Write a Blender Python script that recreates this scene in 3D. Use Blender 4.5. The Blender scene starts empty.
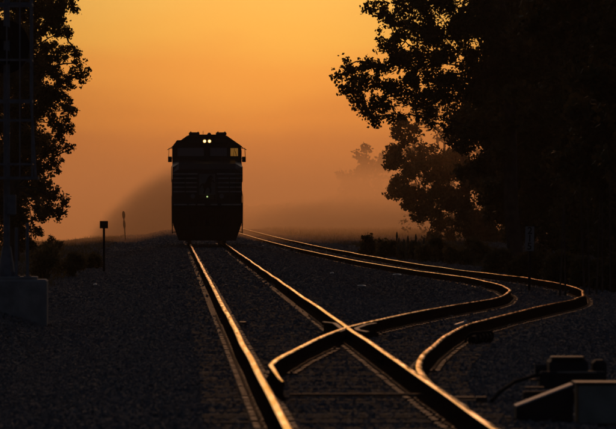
import bpy, bmesh, math, random
import numpy as np
from mathutils import Vector, Matrix
S = bpy.context.scene
C = S.collection
rad = math.radians

# ------------------------------------------------------------------ camera
FPX = 6000.0                       # focal length in photo pixels (616 wide)
CAMZ = 1.6                         # eye height above the rail heads
VX, VY = 170.0, 206.0              # where the straight track vanishes in the photo
cam_d = bpy.data.cameras.new('camera'); cam = bpy.data.objects.new('camera', cam_d); C.objects.link(cam)
cam_d.sensor_width = 36; cam_d.lens = 36 * FPX / 616
cam_d.clip_start = 1; cam_d.clip_end = 20000
yaw = math.atan((308 - VX) / FPX); pitch = math.atan((214.5 - VY) / FPX)
cam.location = (0, 0, CAMZ); cam.rotation_euler = (math.pi / 2 - pitch, 0, -yaw)
cam_d.dof.use_dof = True; cam_d.dof.focus_distance = 250; cam_d.dof.aperture_fstop = 12.0
S.camera = cam

def at(px, py, Y):
    return Vector(((px - VX) * Y / FPX, Y, CAMZ + (VY - py) * Y / FPX))

# ------------------------------------------------------------------ world, sun, exposure
SUN_EL, SUN_AZ = 12.0, 1.0
w = bpy.data.worlds.new('World'); S.world = w; w.use_nodes = True
nt = w.node_tree; N = nt.nodes; L = nt.links; N.clear()
def nn(t, **k):
    n = N.new(t)
    for a, b in k.items(): setattr(n, a, b)
    return n
def wmath(op, a, b=None, c=None, clamp=False):
    n = nn('ShaderNodeMath', operation=op, use_clamp=clamp)
    for i, v in enumerate((a, b, c)):
        if v is None: continue
        if isinstance(v, (int, float)): n.inputs[i].default_value = v
        else: L.new(v, n.inputs[i])
    return n.outputs[0]
out = nn('ShaderNodeOutputWorld')
sky = nn('ShaderNodeTexSky', sky_type='NISHITA'); sky.sun_disc = False
sky.sun_elevation = rad(SUN_EL); sky.sun_rotation = rad(SUN_AZ); sky.dust_density = 5; sky.ozone_density = 2
bgS = nn('ShaderNodeBackground'); bgS.inputs[1].default_value = 0.035
tint = nn('ShaderNodeMix', data_type='RGBA', blend_type='MULTIPLY'); tint.inputs[0].default_value = 1
tint.inputs[7].default_value = (0.92, 0.84, 0.86, 1)
L.new(sky.outputs[0], tint.inputs[6]); L.new(tint.outputs[2], bgS.inputs[0])
tc = nn('ShaderNodeTexCoord'); sep = nn('ShaderNodeSeparateXYZ'); L.new(tc.outputs['Generated'], sep.inputs[0])
X_, Y_, Z_ = sep.outputs
# the dawn glow: bands of misty air low over the horizon, brightest a little above it
nz = nn('ShaderNodeTexNoise'); nz.inputs['Scale'].default_value = 26; nz.inputs['Detail'].default_value = 3
mp = nn('ShaderNodeMapping'); mp.inputs['Scale'].default_value = (1, 1, 3.5); L.new(tc.outputs['Generated'], mp.inputs[0]); L.new(mp.outputs[0], nz.inputs[0])
zz = wmath('ADD', Z_, wmath('MULTIPLY', wmath('SUBTRACT', nz.outputs[0], 0.5), 0.011))
t = wmath('DIVIDE', wmath('ADD', zz, 0.010), 0.060, clamp=True)      # -0.57 deg .. 2.9 deg
ramp = nn('ShaderNodeValToRGB'); L.new(t, ramp.inputs[0])
cr = ramp.color_ramp; cr.interpolation = 'EASE'
def lin(c): return tuple(((v / 255) / 12.92 if v <= 10 else ((v / 255 + .055) / 1.055) ** 2.4) for v in c) + (1,)
stops = [(0.00, (150, 86, 44)), (0.13, (176, 100, 46)), (0.22, (196, 112, 49)), (0.32, (214, 122, 50)),
         (0.42, (234, 138, 52)), (0.54, (250, 157, 58)), (0.66, (255, 178, 66)), (0.76, (255, 184, 72)), (1.0, (248, 166, 70))]
while len(cr.elements) < len(stops): cr.elements.new(0.5)
for e, (p, c) in zip(cr.elements, stops): e.position = p; e.color = lin(c)
# falls off to the sides of the sun, and upwards
az = wmath('ARCTAN2', X_, Y_)                                          # radians from +Y
azd = wmath('ABSOLUTE', wmath('SUBTRACT', az, rad(1.0)))
sidef = wmath('ADD', wmath('MULTIPLY', 0.55, wmath('EXPONENT', wmath('MULTIPLY', wmath('POWER', wmath('DIVIDE', azd, rad(2.6)), 2.0), -1.0))), wmath('MULTIPLY', 0.45, wmath('EXPONENT', wmath('MULTIPLY', wmath('POWER', wmath('DIVIDE', azd, rad(10)), 1.6), -1.0))))
up = wmath('EXPONENT', wmath('MULTIPLY', wmath('POWER', wmath('DIVIDE', wmath('MAXIMUM', Z_, 0.0), 0.10), 2.0), -1.0))
gl = wmath('ADD', wmath('MULTIPLY', wmath('MULTIPLY', sidef, up), 1.15), wmath('MULTIPLY', 0.01, up))
front = wmath('MULTIPLY', up, wmath('EXPONENT', wmath('MULTIPLY', wmath('POWER', wmath('DIVIDE', azd, rad(30)), 2.0), -1.0)))
L.new(wmath('MULTIPLY', wmath('SUBTRACT', 1.0, wmath('MULTIPLY', front, 0.95)), 0.027), bgS.inputs[1])
bgG = nn('ShaderNodeBackground'); L.new(ramp.outputs[0], bgG.inputs[0]); L.new(gl, bgG.inputs[1])
add = nn('ShaderNodeAddShader'); L.new(bgS.outputs[0], add.inputs[0]); L.new(bgG.outputs[0], add.inputs[1])
L.new(add.outputs[0], out.inputs[0])
sun_d = bpy.data.lights.new('sun', 'SUN'); sun = bpy.data.objects.new('sun', sun_d); C.objects.link(sun)
sun_d.energy = 0.15; sun_d.angle = rad(4.0); sun_d.color = (1.0, 0.36, 0.10)
sd = Vector((math.sin(rad(SUN_AZ)) * math.cos(rad(SUN_EL)), math.cos(rad(SUN_AZ)) * math.cos(rad(SUN_EL)), math.sin(rad(SUN_EL))))
sun.rotation_euler = sd.to_track_quat('Z', 'Y').to_euler(); sun.location = (0, 0, 60)
vs = S.view_settings; vs.view_transform = 'Standard'; vs.look = 'None'; vs.exposure = 0; vs.gamma = 1; vs.use_curve_mapping = False
S.cycles.volume_bounces = 0; S.cycles.max_bounces = 6; S.cycles.use_denoising = True
S.cycles.sample_clamp_indirect = 3

# ------------------------------------------------------------------ materials
def mat(name, col, rough=0.7, metal=0.0, noise=0.0, scale=6.0, bump=0.0, bscale=40.0, col2=None, emit=None, estr=0, spec=0.5):
    m = bpy.data.materials.new(name); m.use_nodes = True
    t = m.node_tree; b = t.nodes['Principled BSDF']
    b.inputs['Base Color'].default_value = (*col, 1); b.inputs['Roughness'].default_value = rough
    b.inputs['Metallic'].default_value = metal; b.inputs['Specular IOR Level'].default_value = spec
    if emit: b.inputs['Emission Color'].default_value = (*emit, 1); b.inputs['Emission Strength'].default_value = estr
    if noise or bump:
        co = t.nodes.new('ShaderNodeTexCoord')
    if noise:
        n = t.nodes.new('ShaderNodeTexNoise'); n.inputs['Scale'].default_value = scale; n.inputs['Detail'].default_value = 5
        t.links.new(co.outputs['Object'], n.inputs[0])
        r = t.nodes.new('ShaderNodeMapRange'); r.inputs[1].default_value = 0.35; r.inputs[2].default_value = 0.65
        t.links.new(n.outputs[0], r.inputs[0])
        mx = t.nodes.new('ShaderNodeMix'); mx.data_type = 'RGBA'
        c2 = col2 or tuple(c * (1 - noise) for c in col)
        mx.inputs[6].default_value = (*col, 1); mx.inputs[7].default_value = (*c2, 1)
        t.links.new(r.outputs[0], mx.inputs[0]); t.links.new(mx.outputs[2], b.inputs['Base Color'])
    if bump:
        n2 = t.nodes.new('ShaderNodeTexNoise'); n2.inputs['Scale'].default_value = bscale; n2.inputs['Detail'].default_value = 4
        t.links.new(co.outputs['Object'], n2.inputs[0])
        bu = t.nodes.new('ShaderNodeBump'); bu.inputs['Strength'].default_value = bump; bu.inputs['Distance'].default_value = 0.02
        t.links.new(n2.outputs[0], bu.inputs['Height']); t.links.new(bu.outputs[0], b.inputs['Normal'])
    return m
M = dict(
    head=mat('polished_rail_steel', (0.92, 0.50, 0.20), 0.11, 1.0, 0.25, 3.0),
    web=mat('rusty_rail_steel', (0.045, 0.03, 0.022), 0.95, 0.0, 0.5, 8, 0.3, 60, spec=0.0),
    plate=mat('worn_plate_steel', (0.10, 0.065, 0.05), 0.6, 0.0, 0.5, 9, 0.3, 50, spec=0.3),
    wood=mat('weathered_sleeper_wood', (0.10, 0.08, 0.065), 0.85, 0, 0.5, 10, 0.6, 30, spec=0.08),
    ballast=mat('crushed_granite', (0.14, 0.14, 0.145), 0.9, 0, 0.5, 5, col2=(0.085, 0.085, 0.088), spec=0.2),
    bed=mat('ballast_bed', (0.09, 0.09, 0.10), 1.0, 0, 0.5, 1.3, 1.0, 12, spec=0.0),
    paint=mat('black_loco_paint', (0.012, 0.012, 0.013), 0.45, 0, 0.3, 1.5, spec=0.4),
    under=mat('grimy_underframe', (0.018, 0.016, 0.015), 0.8, 0, 0.4, 4, spec=0.2),
    emblem=mat('grey_emblem_panel', (0.13, 0.13, 0.13), 0.6, 0, 0.3, 3),
    stripe=mat('white_loco_paint', (0.24, 0.24, 0.24), 0.5, 0, 0.3, 3),
    glass=mat('dark_window_glass', (0.10, 0.095, 0.13), 0.2, 0, spec=1.0),
    glowglass=mat('skyglow_window', (0.2, 0.12, 0.03), 0.3, 0, emit=(1.0, 0.42, 0.07), estr=0.15),  # emission stands in for sky glow showing through the cab
    lamp=mat('headlight_lens', (1, .9, .7), 0.2, 0, emit=(1.0, 0.50, 0.12), estr=0.9),
    bulb=mat('headlight_bulb', (1, .9, .7), 0.2, 0, emit=(1.0, 0.72, 0.30), estr=3),
    marker=mat('small_lamp_lens', (.6, .8, .4), 0.2, 0, emit=(0.62, 0.85, 0.30), estr=0.8),
    concrete=mat('grey_concrete', (0.24, 0.24, 0.24), 0.85, 0, 0.4, 4, 0.6, 25),
    galv=mat('galvanised_steel', (0.16, 0.17, 0.20), 0.6, 0.3, 0.3, 8),
    black=mat('flat_black_enamel', (0.008, 0.008, 0.008), 0.8, spec=0.2),
    white=mat('white_sign_enamel', (0.22, 0.22, 0.23), 0.7, 0, 0.15, 6, spec=0.1),
    grey=mat('grey_machine_paint', (0.24, 0.235, 0.21), 0.85, 0.0, 0.3, 5, 0.2, 30, spec=0.1),
    tread=mat('worn_tread_plate', (0.42, 0.42, 0.42), 0.6, 0.0, 0.3, 9, spec=0.2),
    dark=mat('dark_machine_paint', (0.035, 0.036, 0.04), 0.8, 0.0, 0.4, 6, spec=0.15),
    bark=mat('rough_bark', (0.06, 0.048, 0.038), 0.9, 0, 0.5, 4, 1.0, 18),
    leaf=mat('dark_green_leaves', (0.045, 0.06, 0.025), 0.65, 0, 0.4, 1.2, spec=0.15),
    leaf2=mat('olive_leaves', (0.060, 0.062, 0.026), 0.65, 0, 0.4, 1.2, spec=0.15),
    weed=mat('dry_weed_stalks', (0.11, 0.095, 0.05), 0.8, 0, 0.4, 3),
    grass=mat('trackside_grass', (0.08, 0.085, 0.035), 0.8, 0, 0.4, 1),
    pale=mat('pale_litter', (0.7, 0.66, 0.58), 0.4, 0, 0.2, 9),
    rubber=mat('black_rubber', (0.012, 0.012, 0.012), 0.9, spec=0.1),
)

for k_ in ('leaf', 'leaf2', 'grass'):            # thin leaves let some of the low light through
    t_ = M[k_].node_tree; b_ = t_.nodes['Principled BSDF']; o_ = t_.nodes['Material Output']
    tr = t_.nodes.new('ShaderNodeBsdfTranslucent'); tr.inputs[0].default_value = (0.17, 0.125, 0.045, 1) if k_ == 'leaf2' else (0.08, 0.06, 0.025, 1)
    mx = t_.nodes.new('ShaderNodeMixShader'); mx.inputs[0].default_value = 0.35
    t_.links.new(b_.outputs[0], mx.inputs[1]); t_.links.new(tr.outputs[0], mx.inputs[2]); t_.links.new(mx.outputs[0], o_.inputs[0])

# ------------------------------------------------------------------ mesh helpers
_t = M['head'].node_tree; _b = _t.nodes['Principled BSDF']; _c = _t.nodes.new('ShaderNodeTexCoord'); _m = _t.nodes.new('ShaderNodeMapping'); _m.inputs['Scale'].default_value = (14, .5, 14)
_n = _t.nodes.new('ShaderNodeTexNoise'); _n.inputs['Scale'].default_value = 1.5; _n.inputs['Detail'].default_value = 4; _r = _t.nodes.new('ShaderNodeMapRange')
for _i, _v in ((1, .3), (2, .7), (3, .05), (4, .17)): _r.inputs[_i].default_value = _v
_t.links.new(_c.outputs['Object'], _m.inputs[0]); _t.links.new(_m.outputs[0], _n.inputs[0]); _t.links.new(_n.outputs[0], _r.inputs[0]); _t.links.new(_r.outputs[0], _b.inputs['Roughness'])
class MB:
    def __init__(s): s.v = []; s.f = []; s.mi = []
    def add(s, vs_, fs, mi=0):
        o = len(s.v); s.v += [tuple(v) for v in vs_]; s.f += [tuple(i + o for i in f) for f in fs]; s.mi += [mi] * len(fs); return s
    def box(s, c, d, mi=0, rot=None, bev=0.0):
        x, y, z = d[0] / 2, d[1] / 2, d[2] / 2
        if bev <= 0:
            vs_ = [Vector((a * x, b * y, e * z)) for a in (-1, 1) for b in (-1, 1) for e in (-1, 1)]
            fs = [(0, 1, 3, 2), (4, 6, 7, 5), (0, 4, 5, 1), (2, 3, 7, 6), (0, 2, 6, 4), (1, 5, 7, 3)]
        else:                                   # chamfered box
            vs_ = []; idx = {}
            for a in (-1, 1):
                for b in (-1, 1):
                    for e in (-1, 1):
                        for k in range(3):
                            p = [a * (x - (bev if k != 0 else 0)), b * (y - (bev if k != 1 else 0)), e * (z - (bev if k != 2 else 0))]
                            idx[(a, b, e, k)] = len(vs_); vs_.append(Vector(p))
            fs = []
            g = lambda a, b, e, k: idx[(a, b, e, k)]
            for q in (-1, 1):
                fs.append([g(q, -1, -1, 0), g(q, 1, -1, 0), g(q, 1, 1, 0), g(q, -1, 1, 0)])
                fs.append([g(-1, q, -1, 1), g(1, q, -1, 1), g(1, q, 1, 1), g(-1, q, 1, 1)])
                fs.append([g(-1, -1, q, 2), g(1, -1, q, 2), g(1, 1, q, 2), g(-1, 1, q, 2)])
            for a in (-1, 1):
                for b in (-1, 1):
                    fs.append([g(a, b, -1, 0), g(a, b, 1, 0), g(a, b, 1, 1), g(a, b, -1, 1)])
                    fs.append([g(a, -1, b, 0), g(a, 1, b, 0), g(a, 1, b, 2), g(a, -1, b, 2)])
                    fs.append([g(-1, a, b, 1), g(1, a, b, 1), g(1, a, b, 2), g(-1, a, b, 2)])
                    for e in (-1, 1): fs.append([g(a, b, e, 0), g(a, b, e, 1), g(a, b, e, 2)])
        if rot is not None: vs_ = [rot @ v for v in vs_]
        return s.add([v + Vector(c) for v in vs_], fs, mi)
    def tube(s, pts, r, n=8, mi=0, caps=True):
        pts = [Vector(p) for p in pts]; rr = r if isinstance(r, (list, tuple)) else [r] * len(pts); o = len(s.v)
        for i, p in enumerate(pts):
            d = (pts[min(i + 1, len(pts) - 1)] - pts[max(i - 1, 0)]).normalized()
            u = d.cross(Vector((0.31, 0.17, 0.93)));
            if u.length < 0.05: u = d.cross(Vector((1, 0, 0)))
            u.normalize(); v = d.cross(u)
            for k in range(n):
                a = 2 * math.pi * k / n; s.v.append(tuple(p + (u * math.cos(a) + v * math.sin(a)) * rr[i]))
        for i in range(len(pts) - 1):
            for k in range(n):
                s.f.append((o + i * n + k, o + i * n + (k + 1) % n, o + (i + 1) * n + (k + 1) % n, o + (i + 1) * n + k)); s.mi.append(mi)
        if caps:
            s.f.append(tuple(o + k for k in range(n))); s.f.append(tuple(o + (len(pts) - 1) * n + k for k in range(n))); s.mi += [mi, mi]
        return s
    def prism(s, poly, y0, y1, mi=0):           # outline in x,z pushed along y
        n = len(poly)
        vs_ = [(p[0], y0, p[1]) for p in poly] + [(p[0], y1, p[1]) for p in poly]
        return s.add(vs_, [tuple(range(n)), tuple(range(2 * n - 1, n - 1, -1))] + [(i, (i + 1) % n, n + (i + 1) % n, n + i) for i in range(n)], mi)
    def prismx(s, poly, x0, x1, mi=0):          # outline in y,z pushed along x
        n = len(poly)
        vs_ = [(x0, p[0], p[1]) for p in poly] + [(x1, p[0], p[1]) for p in poly]
        return s.add(vs_, [tuple(range(n)), tuple(range(2 * n - 1, n - 1, -1))] + [(i, (i + 1) % n, n + (i + 1) % n, n + i) for i in range(n)], mi)
    def mesh(s, name, mats, smooth=False):
        me = bpy.data.meshes.new(name); me.from_pydata(s.v, [], s.f)
        for m in (mats if isinstance(mats, (list, tuple)) else [mats]): me.materials.append(m)
        if any(s.mi): me.polygons.foreach_set('material_index', s.mi)
        if smooth: me.polygons.foreach_set('use_smooth', [True] * len(s.f))
        me.validate(); bm = bmesh.new(); bm.from_mesh(me); bmesh.ops.recalc_face_normals(bm, faces=bm.faces); bm.to_mesh(me); bm.free()
        me.update(); return me
    def build(s, name, mats, parent=None, loc=None, smooth=False):
        o = bpy.data.objects.new(name, s.mesh(name, mats, smooth)); C.objects.link(o)
        if parent: o.parent = parent
        if loc: o.location = loc
        return o
def tag(o, label=None, cat=None, group=None, kind=None):
    if label: o['label'] = label
    if cat: o['category'] = cat
    if group: o['group'] = group
    if kind: o['kind'] = kind
    return o
def empty(name, loc=(0, 0, 0), rz=0):
    o = bpy.data.objects.new(name, None); C.objects.link(o); o.location = loc; o.rotation_euler = (0, 0, rz); o.empty_display_size = 0.3; return o
def link_child(name, me, parent, loc=(0, 0, 0)):
    o = bpy.data.objects.new(name, me); C.objects.link(o); o.parent = parent; o.location = loc; return o
def copy_tree(o, parent=None):
    c = o.copy(); C.objects.link(c)
    if parent: c.parent = parent
    for ch in list(o.children): copy_tree(ch, c)
    return c
def fast_mesh(name, verts, faces, mats, fs=4):
    me = bpy.data.meshes.new(name); nf = len(faces)
    me.vertices.add(len(verts)); me.vertices.foreach_set('co', np.asarray(verts, np.float32).ravel())
    me.loops.add(nf * fs); me.loops.foreach_set('vertex_index', np.asarray(faces, np.int32).ravel())
    me.polygons.add(nf); me.polygons.foreach_set('loop_start', np.arange(0, nf * fs, fs, dtype=np.int32))
    me.polygons.foreach_set('loop_total', np.full(nf, fs, np.int32))
    for m in mats: me.materials.append(m)
    me.update(calc_edges=True); return me

# ------------------------------------------------------------------ track alignment and terrain
GA = 0.75
XM = 1.60                                           # centre of the main track
_sy = np.array([50, 57, 62, 67, 71, 75, 80.6, 87, 93, 99, 106, 113, 124, 136, 158, 190, 220, 275, 361, 460, 600, 900.])
_sx = np.array([1.60, 1.625, 1.82, 2.12, 2.41, 2.72, 3.19, 3.95, 4.75, 5.55, 6.40, 7.05, 7.80, 8.25, 8.63, 8.28, 7.60, 6.85, 6.25, 5.95, 5.7, 5.5])
_szy = np.array([50, 98, 113, 136, 158, 190, 900.]); _sz = np.array([0, 0, -.09, -.17, -.28, -.40, -.42])
_gy = np.arange(50, 901, 1.0)
def _smooth(a, k):
    ker = np.hanning(k + 2)[1:-1]; ker /= ker.sum(); p = np.pad(a, k // 2, mode='edge'); return np.convolve(p, ker, 'valid')
_gx = _smooth(np.interp(_gy, _sy, _sx), 9); _gz = _smooth(np.interp(_gy, _szy, _sz), 21)
def sx(Y): return np.interp(Y, _gy, _gx)
def sz(Y): return np.interp(Y, _gy, _gz)
def sstep(a, b, x): t_ = np.clip((x - a) / (b - a), 0, 1); return t_ * t_ * (3 - 2 * t_)
def ground(X, Y):
    X = np.asarray(X, float); Y = np.asarray(Y, float)
    dm = np.abs(X - XM); ds = np.abs(X - sx(Y))
    bedm = -0.215 - 0.42 * sstep(1.5, 4.2, dm)
    has = sstep(52, 60, Y)
    beds = sz(Y) - 0.215 - 0.42 * sstep(1.5, 3.4, ds) - (1 - has) * 3
    z = np.maximum(bedm, beds)
    z = z - 0.45 * sstep(4, 11, XM - X) * sstep(150, 420, Y)               # falls away on the left
    z = z + 0.50 * np.exp(-(((X + 3.3) / 1.25) ** 2 + ((Y - 102) / 9.0) ** 2))       # gravel heaped at the signal foundation
    z = z + 0.05 * np.sin(X * 1.7 + Y * 0.13) * sstep(2.2, 4, np.minimum(dm, ds + (1 - has) * 9))
    y0 = 440 + 150 * sstep(-1, 3, X)
    return z - 0.013 * np.maximum(Y - y0, 0) - 0.02 * np.maximum(np.abs(X) - 60, 0)
ys = np.unique(np.concatenate([np.arange(-60, 30, 15), np.arange(30, 260, 1.0), np.arange(260, 640, 4), np.geomspace(640, 6000, 40)]))
xs = np.unique(np.concatenate([-np.geomspace(16, 2500, 24), np.arange(-16, 24, 0.3), np.geomspace(24, 2500, 24)]))
gx, gy = np.meshgrid(xs, ys); gz = ground(gx, gy)
vv = np.stack([gx, gy, gz], -1).reshape(-1, 3); nx, ny = len(xs), len(ys)
ii = np.arange(nx * ny).reshape(ny, nx)
ff = np.stack([ii[:-1, :-1], ii[:-1, 1:], ii[1:, 1:], ii[1:, :-1]], -1).reshape(-1, 4)
go = bpy.data.objects.new('ground', fast_mesh('ground', vv, ff, [M['bed']])); C.objects.link(go); tag(go, kind='structure')
go.data.polygons.foreach_set('use_smooth', [True] * len(ff))

# ------------------------------------------------------------------ haze and ground mist
def volume_mat(name, dens, col, aniso):
    m = bpy.data.materials.new(name); m.use_nodes = True; t = m.node_tree; t.nodes.clear()
    o = t.nodes.new('ShaderNodeOutputMaterial'); v = t.nodes.new('ShaderNodeVolumePrincipled')
    v.inputs['Density'].default_value = dens; v.inputs['Color'].default_value = (*col, 1); v.inputs['Anisotropy'].default_value = aniso
    t.links.new(v.outputs[0], o.inputs['Volume']); return m
hz = MB().box((0, 2970, 0), (5400, 6140, 190)).build('haze', volume_mat('haze_air', 6e-5, (0.92, 0.70, 0.50), 0.6)); tag(hz, kind='stuff')

# ground mist lying in the low land beyond the locomotive: a long closed body of even density
_t = [(345, -2), (347, 6.6), (3000, 7.0), (3001, -30)]
_b = MB(); _o = [(y, z) for y, z in _t] + [(3001, -70), (345, -70)]
_b.prismx(_o, -500, 500)
fog = _b.build('ground_mist', volume_mat('mist_air', 0.0031, (0.94, 0.56, 0.30), 0.79)); tag(fog, 'low bank of morning mist lying beyond the locomotive', 'mist', kind='stuff')

# ------------------------------------------------------------------ ballast stones
rng = np.random.default_rng(5)
def stones(n_per, size, y0, y1, seed):
    r = np.random.default_rng(seed); area = 0.5 * 0.125 * (y1 ** 2 - y0 ** 2); n = int(area * n_per)
    Y = np.sqrt(r.uniform(y0 ** 2, y1 ** 2, n)); X = Y * r.uniform(-0.036, 0.089, n)
    Z = ground(X, Y)
    tie = (np.minimum(np.abs(X - XM), np.abs(X - sx(Y))) < 1.32) & (((Y / 0.56) % 1.0 < 0.45))
    keep = ~(tie & (r.random(n) < 0.80)); X, Y, Z = X[keep], Y[keep], Z[keep]; n = len(X)
    base = np.array([(1, 0, 0), (0, 1, 0), (-1, 0, 0), (0, -1, 0), (0, 0, 1), (0, 0, -1.)])
    P = base[None] * r.uniform(0.55, 1.15, (n, 6, 1)) + r.normal(0, 0.22, (n, 6, 3))
    q = r.normal(size=(n, 4)); q /= np.linalg.norm(q, axis=1)[:, None]; a, b, c, d = q.T
    R = np.stack([np.stack([1 - 2 * (c * c + d * d), 2 * (b * c - a * d), 2 * (b * d + a * c)], -1),
                  np.stack([2 * (b * c + a * d), 1 - 2 * (b * b + d * d), 2 * (c * d - a * b)], -1),
                  np.stack([2 * (b * d - a * c), 2 * (c * d + a * b), 1 - 2 * (b * b + c * c)], -1)], 1)
    P = np.einsum('nij,nkj->nki', R, P) * (size * r.uniform(0.5, 1.25, n))[:, None, None]
    P += np.stack([X, Y, Z + size * r.uniform(-0.35, 0.35, n)], -1)[:, None]
    tri = np.array([(0, 1, 4), (1, 2, 4), (2, 3, 4), (3, 0, 4), (1, 0, 5), (2, 1, 5), (3, 2, 5), (0, 3, 5)])
    F = (np.arange(n) * 6)[:, None, None] + tri[None]
    return P.reshape(-1, 3), F.reshape(-1, 3)
vs_all, fs_all, off = [], [], 0
for a in ((420, 0.032, 38, 80, 1), (190, 0.042, 80, 130, 2), (60, 0.06, 130, 280, 3), (14, 0.10, 280, 440, 4)):
    v_, f_ = stones(*a); vs_all.append(v_); fs_all.append(f_ + off); off += len(v_)
bs = bpy.data.objects.new('ballast_stones', fast_mesh('ballast_stones', np.concatenate(vs_all), np.concatenate(fs_all), [M['ballast']], 3)); C.objects.link(bs)
tag(bs, 'grey crushed stone ballast spread around both tracks', 'ballast', kind='stuff')

# ------------------------------------------------------------------ rails and sleepers
PROF = [(-.037, -.040), (-.037, -.012), (-.032, -.004), (-.018, .0005), (0, .002), (.018, .0005), (.032, -.004), (.037, -.012), (.037, -.040),
        (.009, -.052), (.009, -.140), (.030, -.150), (.075, -.160), (.075, -.171), (-.075, -.171), (-.075, -.160), (-.030, -.150), (-.009, -.140), (-.009, -.052)]
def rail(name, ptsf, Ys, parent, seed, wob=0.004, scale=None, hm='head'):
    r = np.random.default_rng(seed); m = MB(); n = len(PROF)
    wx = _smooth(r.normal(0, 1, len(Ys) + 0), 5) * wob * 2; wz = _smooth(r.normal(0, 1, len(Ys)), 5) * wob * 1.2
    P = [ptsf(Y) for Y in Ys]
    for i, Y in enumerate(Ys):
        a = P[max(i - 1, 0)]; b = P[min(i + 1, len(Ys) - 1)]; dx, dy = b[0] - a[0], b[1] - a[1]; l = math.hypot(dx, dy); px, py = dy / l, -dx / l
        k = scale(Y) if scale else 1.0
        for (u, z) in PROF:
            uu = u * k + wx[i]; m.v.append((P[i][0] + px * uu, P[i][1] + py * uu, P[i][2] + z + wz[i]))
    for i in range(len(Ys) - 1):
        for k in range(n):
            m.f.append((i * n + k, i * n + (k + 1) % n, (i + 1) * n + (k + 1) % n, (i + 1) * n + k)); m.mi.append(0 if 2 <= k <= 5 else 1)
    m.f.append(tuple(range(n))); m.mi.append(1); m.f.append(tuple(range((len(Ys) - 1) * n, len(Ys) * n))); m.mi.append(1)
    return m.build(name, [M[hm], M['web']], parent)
Ym = np.concatenate([np.arange(20, 262, 2.0), np.arange(262, 700, 6.0)])
main = tag(empty('railway_track', (XM, 40, 0)), 'straight main railway track the locomotive stands on', 'railway track')
side = tag(empty('railway_track', (XM, 57, 0)), 'curved siding track swinging out to the right of the main line', 'railway track')
def rel(f, p): return lambda Y: (lambda q: (q[0] - p.location.x, q[1] - p.location.y, q[2] - p.location.z))(f(Y))
def drop(Y): return -0.013 * max(Y - 560, 0)
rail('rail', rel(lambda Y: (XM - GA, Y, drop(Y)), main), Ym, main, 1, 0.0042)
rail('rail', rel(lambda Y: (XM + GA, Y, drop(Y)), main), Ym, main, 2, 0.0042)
def offs(Y, o):                                            # point o metres right of the siding centre line
    dxdy = (float(sx(Y + 1)) - float(sx(Y - 1))) / 2; l = math.hypot(1, dxdy); return (float(sx(Y)) + o / l, Y - o * dxdy / l, float(sz(Y)) - 0.004 + drop(Y))
Ys1 = np.concatenate([np.arange(57.5, 150, 1.5), np.arange(150, 260, 2.5), np.arange(260, 700, 6.0)])
def c_left(Y):
    x, y, z = offs(Y, -GA); return (max(x, XM - GA + 0.175), y, z)
def d_right(Y):
    x, y, z = offs(Y, GA); return (max(x, XM + GA), y, z - .004)
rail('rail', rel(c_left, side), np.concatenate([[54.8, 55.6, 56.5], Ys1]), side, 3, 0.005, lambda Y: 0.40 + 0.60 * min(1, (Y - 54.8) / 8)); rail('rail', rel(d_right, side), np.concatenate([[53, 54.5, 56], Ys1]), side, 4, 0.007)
# frog casting with its wing rails, where the left siding rail crosses the right main rail
Yf = 80.2
frog = empty('frog', (0, 0, 0)); frog.parent = side
def wing(pts, r0):
    Q = [(a - side.location.x, b - side.location.y, c - side.location.z) for a, b, c in pts]
    ys_ = list(range(len(Q))); return rail('wing_rail', lambda i: Q[int(i)], ys_, frog, r0, 0.0, None, 'plate')
wing([(XM + GA - 0.20, Yf - 3.2, -.012), (XM + GA - .10, Yf - 2.2, -.008), (XM + GA - .085, Yf, -.008), (XM + GA - .085, Yf + 2.4, -.008), (XM + GA - .2, Yf + 3.4, -.012)], 7)
wing([(XM + GA + 0.20, Yf - 3.2, -.012), (XM + GA + .10, Yf - 2.2, -.008), (XM + GA + .11, Yf - 1.0, -.008), (XM + GA + .30, Yf + 1.2, -.008), (XM + GA + .48, Yf + 2.6, -.012)], 8)
m = MB().prism([(-.2, -.178), (.2, -.178), (.17, -.13), (-.17, -.13)], -2.6, 2.6)
o = m.build('base_plate', M['web'], frog, (XM + GA - side.location.x, Yf - side.location.y, 0.0))
# the stretcher rods of the points
for yy in (55.4,):
    MB().box((XM + 0.15 - side.location.x, yy - side.location.y, -.145), (1.30, .05, .025)).build('stretcher_rod', M['plate'], side)
# sleepers
def sleeper_mesh(x0, x1, r):
    b = MB(); zt = -.192
    b.box(((x0 + x1) / 2, 0, zt - .08), (x1 - x0, .23 + r.uniform(-.02, .02), .16), bev=.012, rot=Matrix.Rotation(r.uniform(-.012, .012), 3, 'Z')); return b
plate_me = MB().box((0, 0, 0), (.36, .19, .018), bev=.004).box((-.11, .05, .018), (.03, .03, .02)).box((.11, -.05, .018), (.03, .03, .02)).box((.11, .05, .018), (.03, .03, .02)).box((-.11, -.05, .018), (.03, .03, .02)).mesh('tie_plate', M['plate'])
clip_me = MB().box((0, 0, 0), (.06, .16, .045), bev=.01).mesh('rail_anchor', M['plate'])
R = random.Random(3)
step = 0.56
std = [sleeper_mesh(-1.3 + R.uniform(-.05, .05), 1.3 + R.uniform(-.05, .05), R).mesh('sleeper', M['wood']) for _ in range(6)]
rest = MB(); k = 0; Y = 38.0; count = 0
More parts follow.
